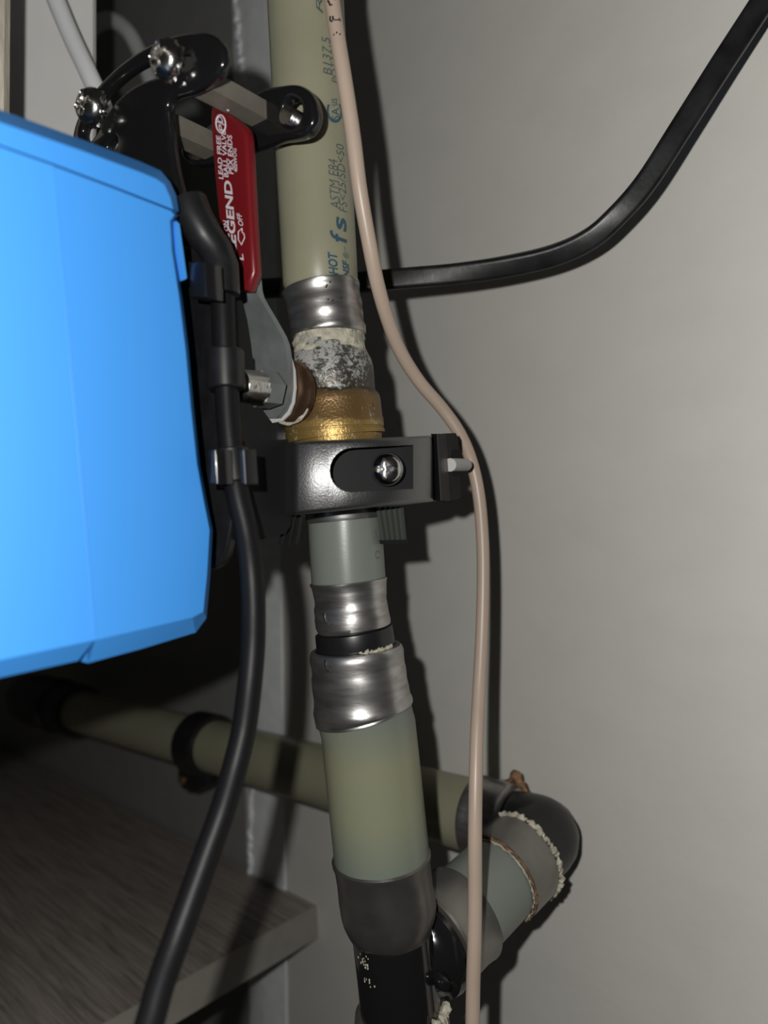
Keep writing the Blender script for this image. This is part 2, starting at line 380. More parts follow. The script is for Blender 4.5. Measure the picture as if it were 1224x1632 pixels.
# ------------------------------------------------------------------ cables
def cable(name, pts, r, m, label, n=20, steps=8):
    q = spline([tuple(P(x, y, d)) for x, y, d in pts], steps)
    return tag(link(name, tube([V(p) for p in q], r, n), m), label, 'cable')
cable('white_cable', [(-40, -380, 270), (20, -170, 265), (60, -70, 264), (85, -10, 264), (112, 55, 264), (140, 115, 264), (160, 160, 265), (185, 225, 266), (215, 300, 268), (240, 380, 270)], 3.5, K['white_cable'], 'straight white cable slanting down in front of the pale cabinet panel')
def wcable(pts): return [V(p) for p in spline([tuple(wpt(x, y, o)) for x, y, o in pts], 8)]
tag(link('grey_cable', tube(wcable([(96, 200, -14), (110, 120, -14), (130, 65, -14), (155, 38, -14), (180, 33, -14), (205, 52, -12), (224, 88, -10), (240, 130, -10), (252, 180, -10), (262, 260, -10), (270, 360, -10)]), 5.0, 16), K['white_cable']), 'arched white cable hooked in the shade on the dark wall, right of the pale panel', 'cable')
tanpts = [(488, -420, 189), (508, -220, 186), (520, -80, 185), (528, -10, 184.5), (538, 60, 184.5), (551, 140, 185), (563, 220, 187), (573, 300, 190), (587, 380, 195), (601, 450, 201), (618, 510, 208), (638, 560, 215), (668, 608, 222), (704, 650, 227), (732, 690, 229), (751, 735, 231), (763, 790, 231), (769, 860, 231), (770, 930, 230), (768, 1010, 227), (764, 1090, 222), (760, 1170, 215), (758, 1250, 209), (757, 1330, 205), (757, 1420, 203), (756, 1500, 202), (754, 1570, 202), (753, 1640, 202), (752, 1720, 202), (748, 1900, 203)]
q = spline([tuple(P(x, y, d)) for x, y, d in tanpts], 6)
tanpath = [V(p) for p in q]
tc = tag(link('tan_cable', tube(tanpath, 2.13, 20), K['tan'], origin=tanpath[len(q) // 2]), 'thin tan pink cable hanging in front of the pipe and wall, full height', 'cable')
mk = M()
for pts in ([(523, 9), (525, 11), (526, 15), (528, 18)], [(527, 17), (531, 17)], [(534, 5), (535, 9)], [(527, 34), (527, 40), (530, 43), (532, 38), (531, 35)], [(533, 41), (541, 40)], [(541, 37), (543, 41)], [(532, 64), (534, 63)], [(537, 60), (538, 62)], [(542, 62), (543, 64)]):
    l = []
    for x, y in pts:
        c = min(tanpath, key=lambda p: abs(proj(p)[1] - y)); d = c.dot(fw); r = P(x, y, d); off = (r - c); s = off.dot(RT)
        l.append(c + RT * s - fw * math.sqrt(max(2.13 ** 2 - s * s, .1)) * 1.005 + UP * off.dot(UP))
    t = tube(l, .28 if len(pts) > 2 else .22, 6); mk.add(t.v, t.f)
link('printed_marks', mk, K['ink'], tc)
# black flat cable
fp = [(1480, -420, 184, .15), (1300, -130, 193, .15), (1212, 8, 199, .15), (1150, 103, 203, .15), (1085, 205, 208, .12), (1030, 290, 213, .08), (985, 342, 217, -.1), (940, 381, 222, -.35), (880, 408, 228, -.6), (800, 426, 234, -.55), (720, 437, 239, -.35), (640, 444, 243, -.15), (560, 451, 247, 0), (480, 457, 252, 0), (420, 460, 257, 0), (360, 464, 264, 0)]
q = spline([tuple(P(x, y, d)) + (t,) for x, y, d, t in fp], 8)
sec = []
for cx, cy, a0 in ((2.0, .9, 0), (-2.0, .9, 90), (-2.0, -.9, 180), (2.0, -.9, 270)):
    for k in range(5):
        a = math.radians(a0 + k * 22.5); sec.append((cx + 1.5 * math.cos(a), (cy + 1.1 * math.sin(a))))
fc = tag(link('flat_cable', tube([V(p[:3]) for p in q], 1.0, len(sec), sect=[(y, x) for x, y in sec], twist=[p[3] for p in q], ref=fw), K['flat_cable']), 'wide flat black cable curving from behind the pipe up to the upper right corner', 'cable')

# ------------------------------------------------------------------ plumbing, straight down the middle
def ringprof(t0, t1, rows, bore):
    """rows: (fraction, radius mm) of the outside"""
    out = [(t0 + (t1 - t0) * k, r) for k, r in rows]
    return out + [(t1, bore), (t0, bore)]
mm = MMPX
def lump(t, g): return .10 * math.sin(3 * g + t * .11) + .07 * math.sin(7 * g + t * .3)
up = thing('upper_pipe', 'long olive translucent water pipe with blue print, above the brass valve', 'pipe', main(300))
ys = [-420, -200, 0, 100, 200, 300, 400, 450, 462, 525]
link('pipe_tube', rev(main, [(y, (59 if y < 460 else 55) * mm) for y in ys] + [(y, 44 * mm) for y in ys[::-1]]), K['pex'], up)
o = link('crimp_ring', rev(main, ringprof(457, 535, [(0, 58.5 * mm), (.02, 61 * mm), (.07, 61.3 * mm), (.11, 60 * mm), (.2, 58.2 * mm), (.32, 58.6 * mm), (.40, 59.4 * mm), (.46, 58.6 * mm), (.56, 58.8 * mm), (.62, 59.5 * mm), (.68, 58.6 * mm), (.80, 57.8 * mm), (.88, 58.8 * mm), (.93, 59.4 * mm), (.98, 58 * mm), (1, 56.5 * mm)], 55.5 * mm), noise=lump), K['steel'], up)
sc = M()
for (x, y, l) in ((524, 478, 9), (530, 470, 5), (534, 499, 7), (527, 497, 5), (546, 493, 6)):
    c = main(y); s = (x - proj(c)[0]) * mm; r = 58.9 * mm
    p0 = c + RT * s - fw * math.sqrt(r * r - s * s); p1 = p0 + UP * (l * mm * .6) + RT * (l * mm * .25)
    t = tube([p0, p1], .22, 6); sc.add(t.v, t.f)
link('stamped_mark', sc, K['ink'], up)
def pipe_text(txt, ybot, ytop, xoff_mid, hpx, bold=0, shear=0, m='print_blue', R=59.0):
    """print running up the pipe: baseline vertical, letter tops to the left"""
    g, f = glyphs(txt, bold, shear); v = []
    for gx, gy in g:
        y = ybot + (ytop - ybot) * gx; off = xoff_mid + hpx * (.5 - gy)
        y -= off * .0
        c = main(y); tg = (main(y + 1) - main(y - 1)).normalized(); b = frame(tg, fw); side = RT - tg * RT.dot(tg); side.normalize()
        s = off * mm; r = R * mm + .07; yy = y
        for _ in range(4):
            c = main(yy); q = c + side * s - b[0] * math.sqrt(max(r * r - s * s, 0)); yy += y - proj(q)[1]
        v.append(q)
    link('printed_text', M().add(v, f), K[m], up, smooth=0, recalc=False)
pipe_text('HOT', 438, 401, 24, 14, .03, .25)
pipe_text('NSF', 443, 414, 42.5, 9.5, .035, .3)
pipe_text('®', 412, 402, 43.5, 8, .0, .2)
pipe_text('-', 399, 393, 42, 2, .01)
pipe_text('f', 388, 366, 34, 24, .02, .3)
pipe_text('s', 370, 345, 39.5, 15, .02, .2)
pipe_text('ASTM E84', 334, 253, 32, 14, -.004, .3, 'print_faint')
pipe_text('FS<25/SD<50', 339, 229, 43.5, 11, -.004, .3, 'print_faint')
pipe_text('B137.5', 120, 58, 31, 12, -.004, .3, 'print_faint')
pipe_text('POTABLE', 133, 60, 41, 8.5, -.004, .3, 'print_faint')
pipe_text('R', 22, -4, 24, 9, -.002, .3, 'print_faint')
pipe_text('C', 196, 166, 38.5, 23, .0, 0)
pipe_text('SA', 191, 172, 39.5, 11, .0, 0)
pipe_text('us', 168, 157, 39, 8, -.005, 0)

# brass ball valve
def vl(t, g): return .05 * math.sin(5 * g + t * .2)
K['thread'] = mat('worn_zinc_thread', (.5, .49, .47), .45, metal=.55)
bv = thing('ball_valve', 'crusted brass ball valve with a red lever handle on the pipe', 'valve', main(690))
link('valve_body', rev(main, [(522, 50 * mm), (530, 54 * mm), (545, 55 * mm), (560, 57 * mm), (568, 61 * mm), (576, 65 * mm), (586, 67 * mm), (600, 67.6 * mm), (622, 68 * mm), (625, 67.5 * mm), (629, 71 * mm), (634, 74.5 * mm), (642, 76 * mm), (668, 77 * mm), (670, 78.2 * mm), (684, 78.6 * mm), (685, 77.4 * mm), (687, 77.4 * mm), (688, 79 * mm), (698, 79 * mm), (700, 74 * mm), (800, 60 * mm)], closed=False, caps=True, noise=vl), K['brass'], bv)
def crn(t, g):
    k = math.sin(math.pi * (t - 528) / 44) ; return max(k, 0) * (.55 + .5 * math.sin(3.1 * g + t * .16) + .28 * math.sin(9 * g - t * .3) + random.uniform(-.16, .16)) * .8
o = link('mineral_crust', rev(main, [(528, 53.5 * mm)] + [(528 + k * 3.0, (54.2 + (k > 9) * (k - 9) * .7) * mm + .05) for k in range(1, 14)] + [(569, 58 * mm)], n=110, closed=False, caps=True, noise=crn), K['crust'], bv)
o['label'] = 'lumpy cream mineral crust'
# cast mark on the right of the body
def on_body(x, y, r):
    c = main(816 + (y - 816) / 1.06); s = (x - proj(c)[0]) * mm; return c + RT * s - fw * math.sqrt(max(r * r - s * s, .2))
mk = M()
for pts in ([(581, 640), (579, 648), (581, 656)], [(588, 641), (589, 650), (590, 656)], [(584, 659), (590, 660), (594, 655)], [(594, 640), (597, 645), (597, 652)], [(565, 596), (566, 606)], [(575, 597), (577, 607)], [(584, 594), (586, 604)]):
    t = tube([on_body(x, y, (76.4 if y > 630 else 67.7) * mm) for x, y in pts], .3, 8); mk.add(t.v, t.f)
link('cast_mark', mk, K['brass'], bv)
# stem along B
sy = 632.0
PC = main(sy); cpc = PC.dot(B)
def stem(c): return PC + A * 1.5 + B * (c - cpc)
link('stem_gland', cyl(stem(138.2), B, [(0, 7), (.3, 8.7), (1.7, 9.0), (2.2, 8.6), (2.4, 6.5), (16, 6.5)], 40), K['brown_metal'], bv)
wo = [RP(x, y, B, 137.3) for x, y in ((436, 560), (462, 566), (469, 590), (470.5, 618), (468, 642), (461, 660), (450, 671), (434, 674), (424, 660))]
link('washer', prism(wo, [p + B * .6 for p in wo]), K['white_washer'], bv)
g = thing.__globals__
crp = disc_pts(stem(138.6), B, 8.8, 40, Z)[14:27]
o = link('mineral_crust', tube(crp, [.3] + [.5 + random.uniform(-.2, .3) for _ in range(len(crp) - 2)] + [.2], 8, noise=.12), K['crust'], bv)
# lever: bent zinc plate, red vinyl grip
st = [(440, 362, 408, 126.6), (462, 374, 410, 126.6), (472, 380, 413, 127.2), (485, 388, 420, 128.6), (510, 394, 435, 131.6), (535, 398, 449, 134.2), (548, 400, 454, 135.2), (565, 402, 457, 135.6), (590, 406, 459.5, 135.6), (618, 410, 460, 135.6), (640, 414, 457, 135.6), (655, 420, 450, 135.6), (666, 428, 440, 135.6)]
lp = M(); TH = 1.9
for y, l, r, c in [(y, l, r, c - .4) for y, l, r, c in st]: lp.v += [RP(l, y, B, c), RP(r, y, B, c), RP(r, y, B, c) + B * TH, RP(l, y, B, c) + B * TH]
for i in range(len(st) - 1):
    a = i * 4
    for j in range(4): lp.f.append((a + j, a + (j + 1) % 4, a + 4 + (j + 1) % 4, a + 4 + j))
lp.f += [(0, 1, 2, 3), tuple(len(lp.v) - 4 + j for j in range(4))]
link('lever_plate', lp, K['zinc'], bv, smooth=25)
hx = cyl(stem(127.2), B, [(-1, 4.3), (-.3, 5.2), (5.4, 5.2)], 6, Z, math.radians(20))
nut = link('stem_nut', hx, K['zinc'], bv, smooth=20)
link('stem_end', cyl(stem(119.5), B, [(0, 3.6), (.8, 4.5), (8, 4.7)], 28), K['bright'], bv)
grip_c = 122.0
gp = plate([(333, 170), (341, 168), (372, 184), (386, 198), (392, 206), (395, 260), (399, 340), (406, 463), (360, 463), (352, 400), (344, 320), (337, 240)], grip_c, 3.4, 1.2, soft=1)
grip = link('handle_grip', gp, K['red'], bv, smooth=40)
grip['label'] = 'red vinyl grip with white lettering'
def grip_text(txt, p0, p1, h, bold=.0, c=grip_c - 1.76, flip=False):
    """lettering reading upwards from p0 to p1; h = letter height in pixels, baseline on the right"""
    g, f = glyphs(txt, bold); v = []
    for gx, gy in g:
        x = p0[0] + (p1[0] - p0[0]) * gx - h * gy; y = p0[1] + (p1[1] - p0[1]) * gx - h * gy * .20
        v.append(RP(x, y, B, c + 1.7))
    m = M().add([p - B * .06 for p in v], f); link('printed_text', m, K['print_white'], grip, smooth=0, recalc=False)
def grip_line(pts, r=.22):
    t = tube([RP(x, y, B, grip_c - .02) for x, y in pts], r, 6); link('printed_mark', t, K['print_white'], grip)
grip_text('LEAD FREE', (356.5, 286), (352, 217), 7.5, .025)
grip_text('BALL VALVE', (364.5, 283), (360, 209), 7.5, .025)
grip_text('PEX ENDS', (372.5, 278), (370, 216), 8, .025)
grip_text('400WOG', (379, 275), (377, 237), 6, .02)
grip_text('LEGEND', (378.5, 404), (369.5, 289), 13, .03)
grip_text('ON', (364.5, 369), (362.5, 352.5), 7, .02)
grip_text('OFF', (388.5, 361), (385, 341), 8, .02)
grip_text('L', (389, 415), (387.5, 405), 8, .03)
grip_text('P', (358, 210), (356, 199), 8, .02)
grip_text('D', (356, 196), (354, 186), 8, .02)
grip_line([(352 + 7.6 * math.cos(a) , 197.5 + 14 * math.sin(a) - 1.8 * math.cos(a) * -1) for a in [2 * math.pi * k / 28 for k in range(29)]], .24)
grip_line([(344.8, 193), (359.6, 200)], .2)
for pts in ([(347, 171), (350, 172)], [(351, 169), (353, 173)], [(354, 171), (358, 174)], [(361, 175), (364, 176)]): grip_line(pts, .24)
grip_line([(386, 364), (380, 369), (380, 382), (385, 390), (390, 379), (389, 373), (386, 370), (386, 364)], .17)
grip_line([(358, 374), (361, 378), (364, 377), (365, 384)], .2)

# ------------------------------------------------------------------ lower stub, reducer, riser, tee
lowp = thing('lower_pipe', 'short grey translucent pipe stub between the black clamp and the reducer', 'pipe', main(925))
ys = [800, 830, 870, 926, 932, 960, 1002]
link('pipe_tube', rev(main, [(y, (59 if y < 929 else 54) * mm) for y in ys] + [(y, 44 * mm) for y in ys[::-1]]), K['pex_grey'], lowp)
link('crimp_ring', rev(main, ringprof(806, 829, [(0, 61.5 * mm), (.8, 61.5 * mm), (1, 60 * mm)], 59.05 * mm - .2)), K['steel'], lowp).name = 'crimp_ring'
link('crimp_ring', rev(main, ringprof(924, 1001, [(0, 58.8 * mm), (.015, 61.4 * mm), (.05, 61.2 * mm), (.09, 59.6 * mm), (.2, 59 * mm), (.36, 57.6 * mm), (.46, 57.2 * mm), (.52, 58.4 * mm), (.58, 58.8 * mm), (.70, 58.9 * mm), (.74, 59.6 * mm), (.9, 59.8 * mm), (.97, 59 * mm), (1, 57 * mm)], 55 * mm), noise=lump), K['steel'], lowp)
mk = M()
for pts in ([(520, 980), (520, 988), (523, 996), (527, 997)],):
    t = tube([on_body(x, y, 59.5 * mm) for x, y in pts], .25, 6); mk.add(t.v, t.f)
link('stamped_mark', mk, K['bright'], lowp)
mk = M()
for pts in ([(602 + 3.2 * math.cos(a), 886 + 6 * math.sin(a)) for a in [k * .6 for k in range(1, 11)]], [(598, 846), (600, 853), (599, 858)], [(604, 850), (604, 858)]):
    t = tube([on_body(x, y, 59.1 * mm) for x, y in pts], .14, 6); mk.add(t.v, t.f)
link('printed_mark', mk, K['print_faint'], lowp)
red = tag(link('reducing_coupling', rev(main, [(985, 50 * mm), (1002, 55 * mm), (1004, 61.5 * mm), (1006, 62 * mm), (1028, 62.6 * mm), (1031, 62 * mm), (1033, 68 * mm), (1060, 66 * mm)], closed=False, caps=True), K['black'], origin=main(1020)), 'black plastic reducing coupling collar between the small and the large crimp ring', 'coupling')
def crust_ring(fn, t, r, g0, g1, rad, n, m, parent, name='sealant_bead', spread=3):
    pts = []; rr = []
    for k in range(n):
        g = g0 + (g1 - g0) * k / (n - 1); tt = t + random.uniform(-spread, spread)
        tg = fn(tt + .1) - fn(tt - .1); a, b = frame(tg, fw); q = r + random.uniform(-.25, .15)
        pts.append(fn(tt) + a * (math.cos(g) * q) + b * (math.sin(g) * q)); rr.append(rad * random.uniform(.35, 1.35))
    rr[0] = rr[-1] = rad * .2
    return link(name, tube(pts, rr, 8, noise=rad * .25), m, parent)
def side_angle(fn, t, r, x):      # angle of the point of a circle on the viewer's side that shows at column x
    best = None
    for k in range(721):
        g = -math.pi + k * math.pi / 360
        tg = fn(t + .1) - fn(t - .1); a, b = frame(tg, fw); p = fn(t) + a * (math.cos(g) * r) + b * (math.sin(g) * r)
        if p.dot(fw) > fn(t).dot(fw): continue
        e = abs(proj(p)[0] - x)
        if best is None or e < best[0]: best = (e, g)
    return best[1]
ga, gb = side_angle(main, 1029, 63 * mm, 572), side_angle(main, 1029, 63 * mm, 626)
if ga - gb > math.pi: gb += 2 * math.pi
if gb - ga > math.pi: ga += 2 * math.pi
o = crust_ring(main, 1030, 62.8 * mm, ga, gb, .55, 26, K['crust'], red, 'mineral_crust', 2); o['label'] = 'white crumbs of crust'
ris = thing('riser_pipe', 'thick olive translucent pipe with a crimp ring at its top, below the reducer', 'pipe', main(1260))
ys = [1036, 1124, 1132, 1160, 1220, 1280, 1340, 1366, 1374, 1470]
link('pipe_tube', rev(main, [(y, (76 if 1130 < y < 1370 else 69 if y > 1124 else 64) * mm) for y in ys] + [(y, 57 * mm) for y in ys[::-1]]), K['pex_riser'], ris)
link('crimp_ring', rev(main, ringprof(1031, 1137, [(0, 66 * mm), (.01, 71.5 * mm), (.05, 74 * mm), (.12, 75.5 * mm), (.2, 74.2 * mm), (.32, 74.4 * mm), (.38, 75.8 * mm), (.55, 76.0 * mm), (.65, 76.2 * mm), (.78, 77 * mm), (.84, 79.2 * mm), (.90, 80.2 * mm), (.94, 79.2 * mm), (.96, 78 * mm), (.985, 79 * mm), (1, 77 * mm)], 65 * mm), noise=lump), K['steel'], ris)
mk = M(); t = tube([on_body(x, y, 75.6 * mm) for x, y in [(523, 1052), (523, 1060), (526, 1068), (530, 1069)]], .25, 6); mk.add(t.v, t.f)
link('stamped_mark', mk, K['bright'], ris)

T = P(634, 1556, DM); E = P(868, 1330, 261); END = P(150, 1139, 485)
UB = (E - T).normalized(); LB = (E - T).length
def br(t): return T + UB * t
def brx(x): return (on_line(T, E, x) - T).length
UA = (END - E).normalized()
def bk(t): return E + UA * t
def bkx(x): return (on_line(E, END, x) - E).dot(UA)
tee = thing('tee_fitting', 'black tee fitting with stained crimp rings at the bottom of the riser', 'fitting', main(1600))
tb = M(); a = rev(main, [(1455, 60 * mm), (1470, 64 * mm), (1560, 64.5 * mm), (1640, 65 * mm), (1940, 65 * mm)], closed=False, caps=True); tb.add(a.v, a.f)
link('tee_body', tb, K['gloss'], tee)
r1 = brx(690)
nk = rev(br, [(-3, 10), (6, 11.8), (r1 * .45, 12.2), (r1 * .62, 13.0), (r1 * .72, 15.0), (r1 * .86, 15.6), (r1 * .90, 15.0), (r1 + 3, 13.5)], closed=False, caps=True)
link('branch_neck', nk, K['gloss'], tee)
link('crimp_ring', rev(main, ringprof(1362, 1482, [(0, 76.5 * mm), (.02, 79 * mm), (.06, 78.6 * mm), (.13, 76 * mm), (.3, 75.8 * mm), (.5, 76 * mm), (.66, 76.2 * mm), (.76, 75.2 * mm), (.86, 73.0 * mm), (.94, 69 * mm), (.98, 66 * mm), (1, 64.6 * mm)], 64 * mm), noise=lump), K['steel_dark'], tee)
link('crimp_ring', rev(main, ringprof(1604, 1716, [(0, 66 * mm), (.05, 73 * mm), (.12, 75 * mm), (.3, 75 * mm), (1, 75 * mm)], 64 * mm), noise=lump), K['steel_dull'], tee)
ga, gb = side_angle(main, 1606, 70 * mm, 690), side_angle(main, 1606, 70 * mm, 709)
o = crust_ring(main, 1610, 72 * mm, ga, gb + (2 * math.pi if gb - ga < -math.pi else 0), 1.5, 16, K['crust'], tee, 'mineral_crust', 8); o['label'] = 'cream crust on the lowest ring'
bm_ = M()
for k in range(70):
    x, y = random.choice([(588, 1495), (590, 1505), (616, 1497), (584, 1540), (583, 1552), (590, 1510), (672, 1484), (586, 1575)]); x += random.gauss(0, 4); y += random.gauss(0, 5)
    p = on_body(x, y, 64.4 * mm); t = tube([p - UP * .25, p + UP * random.uniform(.05, .35)], random.uniform(.1, .3), 5); bm_.add(t.v, t.f)
o = link('mineral_specks', bm_, K['crust'], tee); o['kind'] = 'stuff'; o['label'] = 'tiny pale mineral specks'
link('mould_stub', cyl(br(r1 * .5) - fw * 13 + RT * 7.5 + UP * 1, -fw + RT * .4, [(-3, 2.2), (0, 2.0), (1.0, 1.5), (1.3, .4)], 16), K['gloss'], tee)
brp = thing('branch_pipe', 'short grey translucent pipe running back from the tee to the elbow', 'pipe', br(LB * .5))
t2, t3 = brx(796), brx(833)
link('pipe_tube', rev(br, [(r1 + 1, 14.3), (t3, 14.3), (t3, 10.5), (r1 + 1, 10.5)]), K['pex_grey'], brp)
link('crimp_ring', rev(br, ringprof(r1, brx(739), [(0, 14.4), (.02, 16.0), (.08, 16.3), (.14, 15.8), (.4, 15.5), (.7, 15.5), (.86, 15.8), (.95, 16.1), (1, 14.5)], 14.2), noise=lambda t, g: .08 * math.sin(4 * g)), K['steel_dull'], brp)
link('crimp_ring', rev(br, ringprof(t2, t3, [(0, 14.5), (.03, 15.5), (.2, 15.7), (.8, 15.8), (.95, 15.6), (1, 14.4)], 14.2), noise=lambda t, g: .1 * math.sin(4 * g)), K['steel_dull'], brp)
o = crust_ring(br, t2 - .1, 15.2, 1.2, 5.1, .45, 60, K['brown_seal'], brp, 'sealant_bead', .35); o['label'] = 'thin brown residue at the ring edge'
o = crust_ring(br, t3 + .3, 15.6, 1.2, 5.1, 1.0, 80, K['crust'], brp, 'sealant_bead', 1.0); o['label'] = 'lumpy cream sealant at the ring edge'
o = crust_ring(br, t2 - .9, 14.7, 1.2, 5.1, .35, 60, K['crust'], brp, 'sealant_bead', .3); o['label'] = 'thin cream sealant line'
# elbow and the pipe along the wall
p0, p3 = br(t3 - 2), bk(bkx(822)); el = []
for k in range(15):
    t = k / 14; el.append(p0 * (1 - t) ** 3 + (E + UB * 3) * (3 * t * (1 - t) ** 2) + (E - UA * 3) * (3 * t * t * (1 - t)) + p3 * t ** 3)
elb = thing('elbow_fitting', 'black elbow fitting with a dab of brown sealant, joining branch and wall pipe', 'fitting', E)
link('elbow_body', tube(el, [13.2] + [13.6] * 13 + [13.2], 32), K['black'], elb)
pp = [P(798, 1246, 282), P(808, 1247, 279), P(818, 1242, 277), P(822, 1236, 276), P(830, 1250, 274), P(840, 1262, 270)]
o = link('sealant_bead', tube([V(q) for q in spline([tuple(x) for x in pp], 4)], [.5, .9, 1.1, 1.3, 1.2, 1.1, 1.3, 1.5, 1.7, 1.8, 2.2, 2.5, 2.4, 2.0, 1.8, 1.6, 1.6, 1.4, 1.2, .9, .4], 10, noise=.35), K['brown_seal'], elb)
o['label'] = 'lumpy brown sealant dab'
wp = thing('wall_pipe', 'dim olive pipe running away to the left along the wall, behind the cables', 'pipe', bk(150))
b0, b1, b2 = bkx(818), bkx(759), bkx(60)
link('pipe_tube', rev(bk, [(b0 + 4, 14.3), (b2, 14.3), (b2, 10.5), (b0 + 4, 10.5)]), K['pex'], wp)
link('crimp_ring', rev(bk, ringprof(b0, b1, [(0, 14.4), (.03, 16.0), (.1, 16.2), (.2, 15.6), (.8, 15.6), (.9, 16.2), (.97, 16.0), (1, 14.5)], 14.2)[:-1] + [(b0, 12.5)]), K['steel'], wp)
b3 = bkx(128)
tag(link('pipe_coupling', rev(bk, [(b3, 14.4), (b3, 18), (b3 + 8, 18.5), (b3 + 9, 17), (b3 + 30, 17), (b3 + 31, 19.5), (b3 + 70, 19.5), (b3 + 90, 17), (b3 + 90, 14.4)]), K['black']), 'black pipe coupling in deep shade at the far left end of the wall pipe', 'coupling')
# strap
s0, s1 = bkx(342), bkx(313)
cl_ = thing('pipe_clip', 'black plastic pipe clip with one screw, holding the wall pipe', 'clip', bk(s0))
link('clip_band', rev(bk, [(s0, 14.4), (s0, 17.2), (s0 + 1, 17.8), (s1 - 1, 17.8), (s1, 17.2), (s1, 14.4)]), K['black'], cl_)
sc_ = (s0 + s1) / 2; dn = -Z; cc = bk(sc_) + dn * 16
hw = (s1 - s0) / 2
o1 = [cc - UA * (hw * 1.0) + Z * 8, cc + UA * (hw * 1.7) + Z * 8, cc + UA * (hw * 1.9) - Z * 6, cc + UA * (hw * 1.4) - Z * 10, cc + UA * .5 - Z * 9, cc - UA * (hw * 1.2) - Z * 4]
link('clip_tab', prism([p - BW * 8 for p in o1], [p + BW * 6 for p in o1]), K['black'], cl_, smooth=20)
link('screw', cyl(cc + UA * (hw * 1.35) - Z * 5 - BW * 8, -BW, [(-1, 2.6), (.8, 2.6), (1.4, 1.4)], 20), mat('brass_screw', (.35, .22, .1), .35, metal=.8), cl_)

# ------------------------------------------------------------------ valve motor: blue box, black back, clamp, lever fork
vm = thing('valve_actuator', 'blue and black motor box clamped to the pipe with a fork around the red handle', 'actuator', RP(200, 640, V((.79, -.613, 0)), -130.5))
NS = V((.79, -.613, 0)); CS = -130.5
def bx(px, off): return RP(px[0], px[1], NS, CS - off)
def shell(name, rows, m, plane=None, depth=82):
    def q(p, off):
        if plane is None: return bx(p, off)
        n, c = plane; return RP(p[0], p[1], n, c) + A * off
    L0 = [q(r[0], 0) for r in rows]; L1 = [q(r[1], r[2] if len(r) > 2 else 3.5) for r in rows]; L2 = [p + A * depth for p in L1]
    return link(name, loft([L0, L1, L2]), m, vm, smooth=14) if name != 'rear_lip' else link(name, loft([L0, L1, L2]), m, vm, smooth=30)
rear = [((84, 264), (86, 264)), ((180, 300), (182, 300)), ((272, 336), (278, 338)), ((278, 343), (284, 344)), ((271, 352), (276, 354)), ((274, 400), (279, 402)), ((285, 470), (290, 470)), ((296, 560), (301, 560)), ((304, 650), (309, 650)), ((314, 740), (319, 740)), ((325, 800), (330, 800)), ((334, 845), (339, 845)), ((330, 915), (335, 917)), ((324, 975), (329, 985)), ((307, 984), (312, 1008)), ((230, 1002), (226, 1034)), ((152, 1020), (140, 1057))]
shell('rear_shell', rear, K['blue'])
sa, sb_ = bx((82, 262), 0), bx((152, 1020), 0); fr_ = bx((-160, 640), 0) + A * 2.5
pn = (sb_ - sa).cross(fr_ - sa).normalized(); pc = pn.dot(sa)
shell('front_shell', [((82.5, 263), (84, 263)), ((151, 1020), (139, 1057)), ((0, 1052), (0, 1088)), ((-160, 1086), (-160, 1124)), ((-160, 180), (-160, 180)), ((0, 234), (0, 234))], K['blue'], (pn, pc))
shell('top_cover', [((-160, 177), (-160, 177)), ((0, 231), (0, 231)), ((84, 260.5), (84, 260.5)), ((180, 296.5), (180, 296.5)), ((276, 334), (285, 337)), ((272, 316), (281, 312)), ((262, 294), (271, 290)), ((249, 285), (256, 272), 5), ((225, 275), (225, 258), 9), ((130, 240), (130, 222), 9), ((0, 195), (0, 175), 9), ((-160, 140), (-160, 118), 9)], K['blue'])
pl = [bx((84 + (152 - 84) * k / 10 + 0.0, 264 + (1020 - 264) * k / 10), 0) for k in range(11)]
link('parting_line', tube(pl, .2, 6), K['blue'], vm)
shell('rear_lip', [((281, 352), (281, 352), 1), ((286, 357), (286, 357), 1), ((291, 392), (291, 392), 1), ((298, 443), (298, 443), 1), ((294, 446), (294, 446), 1), ((286, 405), (286, 405), 1), ((281, 372), (281, 372), 1)], K['blue'], (NS, CS - 2.6), 3)
cordp = [(355, 471.5, 167), (355, 490, 167), (358, 560, 167), (361, 630, 167), (365, 690, 166.5), (371, 740, 166), (379, 790, 165), (393, 850, 164), (401, 910, 162), (404, 970, 161), (403, 1030, 160), (398, 1090, 158), (389, 1160, 156), (375, 1220, 153), (355, 1290, 150), (330, 1360, 146), (305, 1430, 142), (280, 1500, 138), (257, 1565, 135), (238, 1632, 132), (214, 1710, 129), (172, 1860, 126)]
cable('power_cord', cordp, 2.85, K['rubber'], 'thick round black power cord dropping from the back of the blue box across the shelf')
cs_ = [V(p) for p in spline([tuple(P(*p)) for p in cordp], 8)]
def cord(y):
    for a, b in zip(cs_, cs_[1:]):
        ya, yb = proj(a)[1], proj(b)[1]
        if ya <= y <= yb: return a.lerp(b, (y - ya) / (yb - ya))
